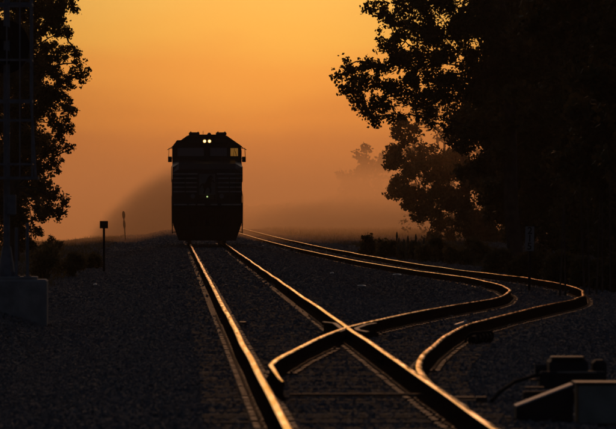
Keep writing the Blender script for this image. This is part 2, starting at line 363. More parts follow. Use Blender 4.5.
while Y < 430:
    if Y >= 41 and count < 100:
        lx = Y > 56 and Y < 92
        if lx:
            x1 = max(1.3, float(sx(Y)) + GA + 0.5 - XM); me = sleeper_mesh(-1.3, x1, R).mesh('sleeper', M['wood'])
        else: me = std[R.randrange(6)]
        o = link_child('sleeper', me, main, (0, Y - 40, R.uniform(-.006, .004))); o.rotation_euler.z = R.uniform(-.006, .006)
        offs_ = [-GA, GA]
        if lx:
            a = c_left(Y)[0] - XM; b_ = d_right(Y)[0] - XM
            if a - GA > .4 or (a + GA > .3 and GA - a > .4): offs_.append(a)
            if b_ - GA > .38: offs_.append(b_)
        for q in offs_: link_child('tie_plate', plate_me, o, (q, 0, -.181))
        count += 1
    else:
        rest.add([(v[0], v[1] + Y - 40, v[2] + drop(Y)) for v in sleeper_mesh(-1.3, 1.3, R).v], [])
        o_ = len(rest.v) - 24; src = sleeper_mesh(-1.3, 1.3, R)
        for f in src.f: rest.f.append(tuple(i + o_ for i in f)); rest.mi.append(0)
        for q in (-GA, GA): rest.box((q, Y - 40, -.181 + drop(Y)), (.36, .19, .018), 1)
    Y += step
tag(rest.build('sleeper', [M['wood'], M['plate']], main), kind='stuff')
rest = MB(); count = 0; Y = 92.4
while Y < 560:
    c0 = offs(Y, 0); ang = -math.atan((float(sx(Y + 1)) - float(sx(Y - 1))) / 2)
    loc = (c0[0] - XM, c0[1] - 57, c0[2])
    if count < 100:
        o = link_child('sleeper', std[R.randrange(6)], side, loc); o.rotation_euler.z = ang
        for q in (-GA, GA): link_child('tie_plate', plate_me, o, (q, 0, -.181))
        count += 1
    else:
        rm = Matrix.Rotation(ang, 3, 'Z'); src = sleeper_mesh(-1.3, 1.3, R); o_ = len(rest.v)
        rest.v += [tuple(rm @ Vector(v) + Vector(loc)) for v in src.v]
        for f in src.f: rest.f.append(tuple(i + o_ for i in f)); rest.mi.append(0)
        for q in (-GA, GA): rest.box(tuple(rm @ Vector((q, 0, -.181)) + Vector(loc)), (.36, .19, .018), 1, rot=rm)
    Y += step
tag(rest.build('sleeper', [M['wood'], M['plate']], side), kind='stuff')
# rail anchors and joint bars clamped to the rails near the camera
for (xx, yy) in ((XM - GA, 47.3), (XM - GA, 83.0), (XM + GA, 66.0), (XM + GA, 118.0), (XM - GA, 128.0)):
    jb = MB()
    for s_ in (-1, 1):
        jb.box((s_ * .026, 0, -.10), (.03, .9, .075), bev=.008)
        for b_ in (-.36, -.22, -.08, .08, .22, .36): jb.tube([(s_ * .04, b_, -.10), (s_ * .062, b_, -.10)], .016, 6)
    jb.build('joint_bar', M['web'], main, (xx - XM, yy - 40, 0))

# ------------------------------------------------------------------ locomotive
YL = 257.0
loco = tag(empty('diesel_locomotive', (XM, YL, 0)), 'black diesel locomotive seen head on with two lit headlights', 'locomotive')
P_, U_, ST = M['paint'], M['under'], M['stripe']
# cab: faceted roof
cab = [(-1.50, 2.0), (1.50, 2.0), (1.50, 3.98), (1.47, 4.16), (.86, 4.60), (.70, 4.66), (-.70, 4.66), (-.86, 4.60), (-1.47, 4.16), (-1.50, 3.98)]
MB().prism(cab, 2.6, 5.2).build('cab', P_, loco)
vis = MB().prism([(-1.53, 4.145), (-1.50, 4.19), (-.87, 4.63), (-.70, 4.69), (.70, 4.69), (.87, 4.63), (1.50, 4.19), (1.53, 4.145), (1.47, 4.14), (.84, 4.57), (.68, 4.62), (-.68, 4.62), (-.84, 4.57), (-1.47, 4.14)], 2.42, 2.62); vis.build('roof_visor', P_, loco)
# nose: wide, top slopes up to the windscreens, chamfered corners
b = MB(); ns = [(1.25, .92), (1.50, 1.25)]
prof = [(0.95, 1.70), (0.95, 3.18), (1.25, 3.42), (2.6, 3.62), (2.6, 1.70)]
xsn = [-1.50, -1.22, 1.22, 1.50]
pts = []
for x in xsn:
    k = .30 if abs(x) > 1.3 else 0
    pts.append([(x, y + (k if y < 1.1 else (k * .5 if y < 2 else 0)), z - (k * .5 if z > 3 else 0)) for y, z in prof])
vsn = [p for col in pts for p in col]; fsn = []
for i in range(3):
    for j in range(5): fsn.append((i * 5 + j, i * 5 + (j + 1) % 5, (i + 1) * 5 + (j + 1) % 5, (i + 1) * 5 + j))
fsn += [tuple(range(5)), tuple(range(15, 20))]
nose = b.add(vsn, fsn).build('nose', P_, loco)
MB().box((.0, .935, 2.52), (.62, .03, 1.32), bev=.01).build('nose_door', P_, loco)
# white stripes each side of the emblem, wrapped over the chamfers
for s_ in (-1, 1):
    st = MB()
    for z in (2.98, 2.79, 2.60, 2.41, 2.22):
        st.box((s_ * .81, .942, z), (.80, .012, .062))
        c_ = Vector((s_ * 1.36, 1.085, z)); st.box(c_, (.40, .012, .062), rot=Matrix.Rotation(s_ * math.atan2(.30, .28), 3, 'Z'))
    st.build('nose_stripe', ST, loco)
# rearing horse emblem between the stripes
horse = [(-.20, -.42), (-.12, -.42), (-.07, -.24), (.00, -.12), (.08, -.15), (.14, -.25), (.10, -.40), (.18, -.42), (.21, -.24), (.17, -.10), (.20, .02), (.17, .12),
         (.27, .15), (.33, .08), (.37, .11), (.31, .22), (.20, .23), (.25, .31), (.22, .33), (.13, .28), (.17, .35), (.27, .34), (.30, .37), (.22, .42), (.17, .47), (.12, .43), (.05, .38), (-.01, .28), (-.05, .14), (-.13, .06),
         (-.24, .08), (-.33, .00), (-.38, -.14), (-.36, -.20), (-.29, -.07), (-.22, -.02), (-.21, -.12), (-.15, -.22)]
MB().box((0, .912, 2.53), (.70, .010, .90), bev=.003).build('emblem_panel', M['emblem'], loco)
hb = MB(); hb.prism([(x * .88, 2.51 + z * .90) for x, z in horse], .896, .904).build('horse_emblem', M['black'], loco)
# windscreens
def pane(name, mt, x0, x1, z0, z1, y=2.585):
    f = MB().box(((x0 + x1) / 2, y, (z0 + z1) / 2), (x1 - x0 + .09, .02, z1 - z0 + .09), bev=.006).build('window_frame', P_, loco)
    g = MB().box(((x0 + x1) / 2, y - .016, (z0 + z1) / 2), (x1 - x0, .012, z1 - z0)).build(name, mt, f); return f
pane('glass', M['glass'], -1.27, -.14, 3.76, 4.11)
fr = pane('glass', M['glowglass'], 1.02, 1.34, 3.76, 4.10)
MB().tube([(1.14, 2.556, 3.76), (1.19, 2.556, 4.08)], .008, 5).tube([(1.27, 2.556, 3.77), (1.22, 2.556, 3.98)], .012, 5).build('wiper', M['black'], fr)
pane('glass', M['glass'], .14, .86, 3.76, 4.11)
# headlight housing and lamps
hh = MB().box((0, 2.40, 4.40), (.50, .12, .24), bev=.02).build('headlight_housing', P_, loco)
for s_ in (-1, 1):
    l_ = MB().tube([(s_ * .105, 2.30, 4.40), (s_ * .105, 2.36, 4.40)], [.072, .072], 16); l_ = l_.build('headlight', M['lamp'], loco); MB().tube([(s_ * .105, 2.285, 4.40), (s_ * .105, 2.299, 4.40)], [.045, .045], 12).build('bulb', M['bulb'], l_)
for s_ in (-1, 1):
    nb = MB().box((s_ * .62, 2.45, 4.40), (.52, .08, .17), bev=.01).build('number_board', P_, loco)
# ditch lights and the small nose lamp
for s_ in (-1, 1):
    d_ = MB().tube([(s_ * .62, .60, 2.02), (s_ * .62, .74, 2.02)], [.10, .085], 14); d_ = d_.build('ditch_light', M['galv'], loco)
MB().tube([(.0, .86, 2.00), (.0, .92, 2.00)], .035, 10).build('nose_lamp', M['marker'], loco)
# deck, sill stripe, pilot, steps and plough
MB().box((0, .72, 1.66), (3.02, .62, .16), bev=.02).build('deck', P_, loco)
s2 = MB()
for a_, b_ in ((-1.44, -.86), (-.80, -.50), (-.42, -.12), (.14, .44), (.60, 1.44)): s2.box(((a_ + b_) / 2, .402, 1.66), (b_ - a_, .012, .055))
s2.build('sill_stripe', ST, loco)
MB().prism([(-1.52, 1.60), (1.52, 1.60), (1.52, 1.0), (1.40, .62), (-1.40, .62), (-1.52, 1.0)], .44, .80).build('pilot', U_, loco)
stp = MB()
for s_ in (-1, 1):
    for k_ in range(4): stp.box((s_ * 1.33, .44 - k_ * .01, .48 + k_ * .30), (.38, .24, .03))
    stp.box((s_ * 1.50, .62, 1.0), (.04, .42, 1.16)); stp.box((s_ * 1.12, .62, .86), (.03, .30, .82))
stp.build('step', U_, loco)
pl = MB().add([(-1.44, .42, .72), (0, .10, .72), (1.44, .42, .72), (1.22, .38, .12), (0, -.02, .12), (-1.22, .38, .12), (-1.44, .85, .72), (1.44, .85, .72), (1.22, .85, .12), (-1.22, .85, .12)],
    [(0, 1, 4, 5), (1, 2, 3, 4), (0, 6, 9, 5), (2, 7, 8, 3), (0, 1, 2, 7, 6), (5, 4, 3, 8, 9), (6, 7, 8, 9)])
pl.build('plough', U_, loco)
cp = MB().box((0, .15, .90), (.16, .60, .20), bev=.03).box((-.09, -.20, .90), (.15, .26, .30), bev=.05).box((.10, -.12, .90), (.12, .16, .26), bev=.04); cp.build('coupler', U_, loco)
hs = MB()
for x_ in (-.78, -.66, -.52, .52, .66, .78): hs.tube([(x_, .42, 1.25), (x_ * .98, .28, 1.05), (x_ * .9, .22, .80), (x_ * .82, .26, .62)], .022, 6)
hs.build('brake_hose', M['rubber'], loco)
# handrails and corner grabs
hr = MB()
for s_ in (-1, 1):
    hr.tube([(s_ * 1.47, .46, 1.74), (s_ * 1.47, .46, 2.80), (s_ * 1.42, .50, 2.86), (s_ * .50, .50, 2.86), (s_ * .44, .50, 2.80), (s_ * .44, .50, 1.74)], .019, 6)
    hr.tube([(s_ * .95, .50, 1.74), (s_ * .95, .50, 2.86)], .019, 6)
    hr.tube([(s_ * 1.51, .52, .75), (s_ * 1.52, .50, 2.0), (s_ * 1.47, .46, 2.3)], .016, 6)
    for k_ in range(8): hr.tube([(s_ * 1.50, 4.8 + k_ * 2.2, 1.74), (s_ * 1.50, 4.8 + k_ * 2.2, 2.75)], .018, 5)
    hr.tube([(s_ * 1.50, 5.0, 2.75), (s_ * 1.50, 20.4, 2.75)], .018, 5)
hr.build('handrail', P_, loco)
# mirrors and side sunshades on the cab
for s_ in (-1, 1):
    mr = MB().tube([(s_ * 1.48, 3.0, 4.10), (s_ * 1.64, 2.92, 4.10), (s_ * 1.66, 2.92, 3.72)], .014, 6).tube([(s_ * 1.48, 3.0, 3.66), (s_ * 1.66, 2.92, 3.66)], .014, 6)
    mr.box((s_ * 1.60, 2.92, 3.62), (.17, .04, .24), bev=.015).build('mirror', P_, loco)
    ss = MB().box((s_ * 1.60, 3.5, 4.10), (.26, .9, .02), rot=Matrix.Rotation(s_ * .50, 3, 'Y')); ss.build('sunshade', P_, loco)
    MB().tube([(s_ * 1.49, 2.75, 2.6), (s_ * 1.53, 2.75, 2.65), (s_ * 1.53, 2.75, 3.3), (s_ * 1.49, 2.75, 3.35)], .015, 6).build('grab_iron', P_, loco)
# roof fittings: air conditioner, horns, antenna, bell
MB().box((-.55, 3.6, 4.73), (.46, .8, .13), bev=.03).box((.62, 3.6, 4.73), (.46, .8, .13), bev=.03).build('roof_unit', P_, loco)
MB().tube([(-.70, 3.3, 4.68), (-.70, 3.3, 4.83)], .03, 6).tube([(-.38, 3.3, 4.68), (-.38, 3.3, 4.82)], .03, 6).tube([(.48, 3.4, 4.7), (.48, 3.4, 4.83)], .03, 6).tube([(.78, 3.4, 4.7), (.78, 3.4, 4.83)], .03, 6).tube([(-.16, 3.6, 4.66), (-.16, 3.6, 4.86)], .010, 5).build('antenna', P_, loco)
MB().tube([(.10, 3.3, 4.66), (.10, 3.3, 4.74), (.10, 3.3, 4.78)], [.10, .08, .03], 12).build('antenna_dome', P_, loco)
# hood, radiator, underframe, tank, trucks
MB().prism([(-.98, 1.78), (.98, 1.78), (.98, 4.25), (.75, 4.55), (-.75, 4.55), (-.98, 4.25)], 5.2, 20.6).build('hood', P_, loco)
MB().prism([(-1.50, 3.7), (1.50, 3.7), (1.50, 4.30), (1.28, 4.60), (-1.28, 4.60), (-1.50, 4.30)], 16.5, 20.4).build('radiator', P_, loco)
MB().box((0, 11.2, 1.68), (3.04, 20.3, .13)).box((0, 11.2, 1.4), (1.4, 20.2, .42)).build('underframe', U_, loco)
MB().prism([(-1.35, .75), (-1.0, .42), (1.0, .42), (1.35, .75), (1.35, 1.4), (-1.35, 1.4)], 8.4, 14.0).build('fuel_tank', U_, loco)
for yb in (4.1, 18.2):
    bg = MB()
    for s_ in (-1, 1): bg.box((s_ * 1.12, yb, .78), (.16, 4.2, .42), bev=.04)
    bg.box((0, yb, .7), (2.1, .5, .3)).box((0, yb - 1.8, .7), (2.1, .2, .25)); bo = bg.build('bogie', U_, loco)
    for dy in (-1.7, 0, 1.7):
        ws = MB()
        for s_ in (-1, 1): ws.tube([(s_ * .68, yb + dy, .52), (s_ * .705, yb + dy, .52)], .545, 28).tube([(s_ * .705, yb + dy, .52), (s_ * .82, yb + dy, .52)], .515, 28)
        ws.tube([(-.7, yb + dy, .52), (.7, yb + dy, .52)], .09, 10); ws.build('wheelset', M['web'], bo)

# ------------------------------------------------------------------ signal with service cage and its foundation (left edge)
YS = 100.0
def zt(py, Y=YS): return CAMZ + (VY - py) * Y / FPX
def xt(px, Y=YS): return (px - VX) * Y / FPX
zf = zt(279.5)
fnd = MB()
fx0, fx1 = xt(47) - 1.35, xt(47)
fnd.box(((fx0 + fx1) / 2, YS + .55, (zf - .9) / 2), (fx1 - fx0, 1.25, zf + .9), bev=.03)
fnd.box(((fx0 + xt(37)) / 2, YS + .6, zf + .02), (xt(37) - fx0, .95, .05), bev=.012)
f_ = fnd.build('concrete_foundation', M['concrete']); tag(f_, 'low grey concrete block under the signal at the left edge', 'foundation')
zf += .045
sig = tag(empty('railway_signal', (xt(6), YS + .5, zf)), 'tall railway signal with a maintenance cage at the left edge', 'railway signal')
def sp(m, n, mt): return m.build(n, mt, sig, (-sig.location.x, -sig.location.y, -sig.location.z))
x0 = xt(6)
sp(MB().tube([(x0, YS + .5, zf), (x0, YS + .5, zf + .08)], .17, 12).tube([(x0, YS + .5, zf + .08), (x0, YS + .5, zf + .5)], [.14, .075], 12).tube([(x0, YS + .5, zf + .4), (x0, YS + .5, 6.2)], .055, 14), 'mast', M['galv'])
bz, bx = zt(46), xt(5)
pts = [(bx + .40 * math.cos(a), bz + .45 * math.sin(a)) for a in [2 * math.pi * i / 36 for i in range(36)]]
sp(MB().prism(pts, YS + .62, YS + .65), 'backplate', M['black'])
hd = MB().tube([(bx, YS + .62, bz + .2), (bx, YS + .30, bz + .22)], .12, 14).tube([(bx, YS + .62, bz - .2), (bx, YS + .30, bz - .18)], .12, 14).box((bx, YS + .75, bz), (.3, .2, .7), bev=.03)
sp(hd, 'signal_head', M['black'])
cr_ = xt(31); cl = x0 - (cr_ - x0); yf_, yb_ = YS + .05, YS + 1.0
for z_, th in ((zt(4), .05), (zt(60), .035), (zt(101), .05), (zt(120), .03), (zt(164), .03), (zt(178), .045)):
    cg = MB(); xr = cr_ + (xt(37) - cr_) * (1 if z_ < zt(170) else 0)
    cg.box(((cl + xr) / 2, yf_, z_), (xr - cl, .04, th)); cg.box(((cl + xr) / 2, yb_, z_), (xr - cl, .04, th))
    for x_ in (cl, xr): cg.box((x_, (yf_ + yb_) / 2, z_), (.04, yb_ - yf_ - .030, th - .004))
    sp(cg, 'cage_hoop', M['galv'])
cv = MB()
for px_ in (7, 20): cv.tube([(xt(px_), yf_ - .04, zt(178)), (xt(px_), yf_ - .04, 6.1)], .012, 6)
for x_ in (cr_, cl):
    s_ = 1 if x_ > x0 else -1
    cv.tube([(x_ + s_ * .08, yf_ - .03, zt(178)), (x_ + s_ * .03, yf_ - .03, zt(125)), (x_, yf_ - .03, zt(100)), (x_, yf_ - .03, 6.1)], .02, 6)
    cv.tube([(x_, yb_, zt(178)), (x_, yb_, 6.1)], .018, 6)
sp(cv, 'cage_bar', M['galv'])
gr = MB()
for k_ in range(9): gr.box(((cl + cr_) / 2, yf_ + .09 + k_ * .1, zt(178) - .0), (cr_ - cl - .06, .03, .02))
sp(gr, 'platform', M['galv'])
sp(MB().box((xt(11), YS + .42, zt(205)), (.16, .14, .34), bev=.02), 'junction_box', M['galv'])
ld = MB()
for s_ in (-1, 1): ld.tube([(x0 - .28 + s_ * .15, YS + .3, zf), (x0 - .28 + s_ * .15, YS + .3, 6.1)], .012, 6)
for k_ in range(18): ld.tube([(x0 - .43, YS + .3, zf + .25 + k_ * .3), (x0 - .13, YS + .3, zf + .25 + k_ * .3)], .01, 5)
sp(ld, 'ladder', M['galv'])
for i, px_ in enumerate((16, 27)):
    pb = MB().tube([(0, 0, 0), (0, 0, .82 if i == 0 else .90)], .028, 8).box((0, 0, .01), (.12, .12, .02))
    o = pb.build('steel_post', M['galv'], None, (xt(px_), YS + .35, zf)); tag(o, ('short steel post on the foundation nearer the signal mast', 'short steel post on the foundation at its right corner')[i], 'post', 'posts on the signal foundation')

# ------------------------------------------------------------------ lineside signs and markers
def gz0(x, y): return float(ground(x, y))
p = at(104, 263, 195); x_, y_ = p.x, p.y; g0 = gz0(x_, y_); sc = 195 / FPX
top = CAMZ + (VY - 221) * sc
s1 = tag(empty('square_sign', (x_, y_, g0)), 'small dark square sign on a thin post left of the locomotive', 'sign')
MB().tube([(0, 0, -.1), (0, 0, top - g0 - .05)], .038, 8).build('post', M['under'], s1)
MB().box((0, -.04, top - g0 - .12), (8.2 * sc, .02, 7.4 * sc), bev=.004).build('sign_plate', M['under'], s1)
p = at(125.5, 235, 380); x_, y_ = p.x, p.y; g0 = gz0(x_, y_); sc = 380 / FPX; h_ = CAMZ + (VY - 211) * sc - g0
s1 = tag(empty('marker_post', (x_, y_, g0)), 'thin leaning marker post with two narrow paddles on the skyline', 'marker post'); s1.rotation_euler = (0, -.07, 0)
MB().tube([(0, 0, -.1), (0, 0, h_)], .035, 6).build('post', M['under'], s1)
ov = lambda cz, a, b: [(a * math.cos(t_), cz + b * math.sin(t_)) for t_ in [2 * math.pi * i / 14 for i in range(14)]]
MB().prism(ov(h_ - .25, .10, .26), -.07, -.04).build('paddle', M['under'], s1); MB().prism(ov(h_ - .85, .08, .30), -.07, -.04).build('paddle', M['under'], s1)
# milepost 215
Ysn = 138; p = at(528.5, 278, Ysn); sc = Ysn / FPX; g0 = gz0(p.x, Ysn); top = CAMZ + (VY - 226.5) * sc
s1 = tag(empty('milepost', (p.x, Ysn, g0)), 'narrow white upright milepost sign reading 215 at the tree edge', 'milepost'); s1.rotation_euler = (0, .025, 0)
MB().box((.02, 0, (top - g0) / 2 - .05), (.06, .05, top - g0), bev=.004).build('post', M['under'], s1)
pw, ph = 9.0 * sc, 24.5 * sc
sgn = MB().box((0, -.04, top - g0 - ph / 2), (pw, .012, ph), bev=.003).build('sign_plate', M['white'], s1)
for k_, ch in enumerate('215'):
    cu = bpy.data.curves.new('digit', 'FONT'); cu.body = ch; cu.size = ph * .40; cu.align_x = 'CENTER'; cu.align_y = 'CENTER'; cu.extrude = .002; cu.offset = .004
    to = bpy.data.objects.new('digit', cu); me = bpy.data.meshes.new_from_object(to); me.materials.clear(); me.materials.append(M['black'])
    bpy.data.objects.remove(to); o = link_child('digit', me, sgn, (0, -.05, top - g0 - ph * (.18 + .32 * k_))); o.rotation_euler = (math.pi / 2, 0, 0)

# ------------------------------------------------------------------ switch machine, cover, rods, small lineside bits
Yw = 56.0; sw = Yw / FPX
def pt(px, py, Y): return tuple(at(px, py, Y))
mx0, mx1 = xt(545, Yw), xt(598, Yw); mz = zt(358, Yw)
mach = tag(empty('switch_machine', ((mx0 + mx1) / 2, Yw, gz0(mx0, Yw))), 'dark electric switch machine on the ballast at lower right', 'switch machine')
def mp_(m, n, mt, par=mach): return m.build(n, mt, par, (-mach.location.x, -mach.location.y, -mach.location.z))
mp_(MB().box(((mx0 + mx1) / 2 - .03, Yw + .1, mz - .13), (.36, .55, .24), bev=.03), 'motor_housing', M['dark'])
mp_(MB().box(((mx0 + mx1) / 2 - .04, Yw - .05, mz + .004), (.31, .30, .022), bev=.006), 'lid', M['plate'])
mp_(MB().box(((mx0 + mx1) / 2, Yw - .12, mz - .20), (.62, .40, .16), bev=.02).box((mx1 + .02, Yw + .1, mz - .10), (.13, .3, .16), bev=.03).tube([(mx0 - .09, Yw, mz - .12), (mx0 + .02, Yw, mz - .12)], .06, 10), 'gear_box', M['dark'])
mp_(MB().box(((mx0 + mx1) / 2 + .03, Yw - .33, mz - .125), (.36, .05, .016)), 'rail_step', M['grey'])
mp_(MB().box(((mx0 + mx1) / 2, Yw, -.20), (.9, .24, .14), bev=.01), 'mounting_timber', M['wood'])
rods = tag(empty('switch_rod', (2.6, 55.5, -.1)), 'bare steel operating rods between the switch machine and the points', 'rod')
for (a_, b_, yy, z_) in ((xt(529, Yw), xt(544, Yw), 55.8, zt(379.5, Yw)), (xt(519, Yw), xt(538, Yw), 55.0, zt(388, 55)), (2.50, 2.74, 53.9, zt(398, 53.9))):
    MB().box(((a_ + b_) / 2 - 2.6, yy - 55.5, z_ + .1), (b_ - a_, .10, .02), bev=.004).build('rod', M['plate'], rods)
MB().box((2.80 - 2.6, -1.6, zt(398, 54) + .1 - .01), (.10, .12, .05), bev=.008).build('clevis', M['plate'], rods)
cb = MB(); 
cpts = [pt(556, 372, 56), pt(535, 376, 55.6), pt(515, 382, 55.2), pt(500, 392, 54.8), pt(492, 401, 54.6)]
cb.tube(cpts, .018, 8); cb = cb.build('power_cable', M['rubber']); tag(cb, 'black cable looping from the switch machine down to the rail', 'cable')
Yc = 50.0; c0, c1, c2 = xt(517, Yc), xt(574, Yc), xt(616, Yc) + .9
zt_, zb_ = zt(385, Yc), zt(413, Yc); kx = xt(579, Yc)
cov = tag(empty('cover_box', (kx, Yc, gz0(kx, Yc))), 'long light grey steel cover box with a sloping end at lower right', 'cover box')
def cp_(m, n, mt): return m.build(n, mt, cov, (-cov.location.x, -cov.location.y, -cov.location.z))
cp_(MB().box(((kx + c2) / 2, Yc + .25, (zt_ + zb_) / 2 - .05), (c2 - kx, .5, zt_ - zb_ + .1), bev=.012), 'box', M['grey'])
cp_(MB().box(((kx + c2) / 2 - .01, Yc + .25, zt_ + .012), (c2 - kx + .03, .54, .018), bev=.004), 'lid', M['plate'])
cp_(MB().prism([(c0, zt(408, Yc) - .1), (c0, zt(408, Yc)), (c1, zt(386, Yc)), (c1, zb_ - .1)], Yc + .06, Yc + .40), 'ramp', M['dark'])
ra = math.atan2(zt(386, Yc) - zt(408, Yc), c1 - c0)
cp_(MB().box(((c0 + c1) / 2, Yc + .23, (zt(408, Yc) + zt(386, Yc)) / 2 + .008), (math.hypot(c1 - c0, zt(386, Yc) - zt(408, Yc)), .38, .014), rot=Matrix.Rotation(-ra, 3, 'Y')), 'ramp_plate', M['tread'])
# ribbed conduit beside the curved rail
p0 = at(471, 339, 78); hz_ = MB()
cp2 = [Vector((p0.x + .30 * t_, 77.6 + 1.2 * t_, -.13 + .03 * math.sin(t_ * 3))) for t_ in [i / 8 for i in range(9)]]
hz_.tube(cp2, .045, 10)
for k_ in range(5):
    c_ = Vector((p0.x + .06 * k_, 77.7 + .25 * k_, -.13)); n_ = 14
    ring = [c_ + Vector((.03 * math.sin(a) + .085 * math.cos(a), .07 * math.cos(a), .085 * math.sin(a))) for a in [2 * math.pi * i / n_ for i in range(n_ + 1)]]
    hz_.tube(ring, .018, 6, caps=False)
o = hz_.build('ribbed_conduit', M['rubber']); tag(o, 'black ribbed conduit coiled beside the curved siding rail', 'conduit')
# pale bits lying about
def gpt(px, py, lift=0.01):                    # where the sight line meets the ballast
    best = None
    for Y in np.arange(45, 420, .25):
        q = at(px, py, Y)
        if q.z <= gz0(q.x, Y) + .03: best = q; break
    return Vector((q.x, q.y, gz0(q.x, q.y) + .05 + lift))
g = gpt(460, 326); r_ = Matrix.Rotation(.62, 3, 'Z')
o = MB().box((0, 0, 0), (.26, .04, .025), bev=.005, rot=Matrix.Rotation(.9, 3, 'Z') @ Matrix.Rotation(-.16, 3, 'Y')).box((.09, .11, .035), (.05, .05, .035), bev=.008).build('spike_bar', M['pale'], None, tuple(g)); tag(o, 'pale thin bar lying on the ballast between the siding rails', 'metal bar')
g = gpt(243, 325)
o = MB().box((0, 0, 0), (.10, .45, .03), bev=.006).build('spare_plate', M['plate'], None, (g.x, g.y, -.15)); tag(o, 'small steel plate beside the left main rail, inside the track', 'steel plate')
for i, (a_, b_, lb) in enumerate(((332, 274.5, 'tiny orange glinting scrap between the tracks, farthest from the crossing'), (361, 287.5, 'flat pale scrap on the ballast above the rail crossing'),
                                  (397, 276, 'flat pale scrap close to the left siding rail'), (262, 246.5, 'tiny scrap on the ballast right of the locomotive'), (95, 286, 'tiny scrap on the bare ground below the square sign'))):
    g = gpt(a_, b_); wd = (.06, .14, .14, .08, .05)[i]
    o = MB().add([(-wd, 0, 0), (wd, -.03, .005), (wd * .9, .08, .03), (-wd * .8, .07, .025), (0, .02, .045)], [(0, 1, 4), (1, 2, 4), (2, 3, 4), (3, 0, 4), (0, 3, 2, 1)]).build('litter_scrap', M['pale'], None, tuple(g))
    tag(o, lb, 'litter', 'scraps lying on the ballast')

# ------------------------------------------------------------------ vegetation
def leaves(centres, radii, n_each, size, seed, mats, flat=0.75, sat=0):
    if sat:                                      # smaller sprays budding from each clump break up its outline
        rr = np.random.default_rng(seed + 999); C2, R2, N2 = list(centres), [q * .86 for q in radii], [int(q * .62) for q in n_each]
        for c, q, n in zip(centres, radii, n_each):
            for _ in range(sat):
                d = rr.normal(size=3); d /= np.linalg.norm(d); f = rr.uniform(.26, .46)
                C2.append(tuple(np.array(c) + d * q * rr.uniform(.7, 1.12))); R2.append(q * f); N2.append(int(n * f * f * 1.15))
        centres, radii, n_each = C2, R2, N2
    r = np.random.default_rng(seed); P = []
    for c, rd_, n in zip(centres, radii, n_each):
        # twigs inside the clump, leaves strung along the twigs
        nt_ = max(3, n // 9); d = r.normal(size=(nt_, 3)); d /= np.linalg.norm(d, axis=1)[:, None]; d[:, 2] *= flat
        ends = np.array(c) + d * rd_ * r.uniform(.35, 1.0, (nt_, 1)) ** .6
        k = r.integers(0, nt_, n); u_ = 1 - .55 * r.random((n, 1)) ** 1.6
        P.append(np.array(c) + (ends[k] - np.array(c)) * u_ + r.normal(0, size * .95, (n, 3)))
    P = np.concatenate(P); n = len(P)
    a = r.normal(size=(n, 3)); a /= np.linalg.norm(a, axis=1)[:, None]; b = np.cross(a, r.normal(size=(n, 3))); b /= np.linalg.norm(b, axis=1)[:, None]
    s_ = size * r.uniform(.6, 1.25, (n, 1)); V = np.stack([P - a * s_, P + b * s_ * .62, P + a * s_, P - b * s_ * .62], 1).reshape(-1, 3)
    F = np.arange(n * 4).reshape(n, 4); return V, F
def limb(b, p, q, r0, r1, R_):
    p = Vector(p); q = Vector(q); d = q - p; pts_ = []
    for i in range(6):
        t_ = i / 5; pts_.append(p + d * t_ + Vector((R_.uniform(-1, 1), R_.uniform(-1, 1), R_.uniform(-.3, 1) + 2.2 * t_ * (1 - t_))) * d.length * .06 * (0 < i < 5))
    b.tube(pts_, [r0 + (r1 - r0) * i / 5 for i in range(6)], 6)
def tree(name, base, H, clumps, nleaf, lsize, seed, label, group, leafm, r0=.28, cat='tree'):
    R_ = random.Random(seed); root = tag(empty(name, base), label, cat, group)
    b = MB(); B = Vector(base); cc = sum((Vector(c[:3]) for c in clumps), Vector()) / len(clumps) - B
    path = [Vector((0, 0, -.3))] + [Vector((cc.x * .25 * t_ + R_.uniform(-.2, .2), cc.y * .25 * t_, H * t_)) for t_ in (.2, .4, .6, .8, .95)]
    b.tube(path, [r0, r0 * .85, r0 * .7, r0 * .5, r0 * .3, r0 * .12], 9)
    hd_ = [(Vector(c[:3]) - B - Vector((cc.x * .25, cc.y * .25, 0))).xy.length for c in clumps]
    for ci, c in enumerate(clumps):
        q = Vector(c[:3]) - B
        near = [(j, (Vector(d[:3]) - Vector(c[:3])).length) for j, d in enumerate(clumps) if hd_[j] < hd_[ci] - .35]
        near = [p_ for p_ in near if p_[1] < 2.6]
        if near and hd_[ci] > 2.0:
            j = min(near, key=lambda p_: p_[1])[0]; f_ = Vector(clumps[j][:3]) - B
            limb(b, f_, q, .022 + .012 * min(3, max(0, hd_[0] * 0 + 9 - hd_[ci]) / 3), .014, R_)
            for _ in range(2): limb(b, q * .8 + f_ * .2, q + Vector((R_.uniform(-1, 1), R_.uniform(-1, 1), R_.uniform(-.6, .9))) * c[3] * .9, .02, .006, R_)
            continue
        k_ = min(range(1, 5), key=lambda i: abs(path[i].z - (q.z - (q - path[i]).xy.length * .45)))
        limb(b, path[k_], q, r0 * .11, .015, R_)
        for _ in range(3):
            limb(b, q * .8 + path[k_] * .2, q + Vector((R_.uniform(-1, 1), R_.uniform(-1, 1), R_.uniform(-.6, .9))) * c[3] * .9, .03, .008, R_)
    b.build('trunk', M['bark'], root)
    V, F = leaves([tuple(Vector(c[:3]) - B) for c in clumps], [c[3] for c in clumps], [int(nleaf * (c[3] ** 2) * (c[4] if len(c) > 4 else 1)) for c in clumps], lsize, seed, None, .75, 5)
    o = bpy.data.objects.new('crown', fast_mesh('crown', V, F, [leafm])); C.objects.link(o); o.parent = root
    return root
def pxclumps(lst, Y, R_, dy=3.0):
    return [(*at(a, b_, Y + R_.uniform(-dy, dy)), r_ * Y / FPX, *(e or [])) for a, b_, r_, *e in lst] if False else [tuple(at(c[0], c[1], Y + R_.uniform(-dy, dy))) + (c[2] * Y / FPX,) + tuple(c[3:]) for c in lst]
R1 = random.Random(11)
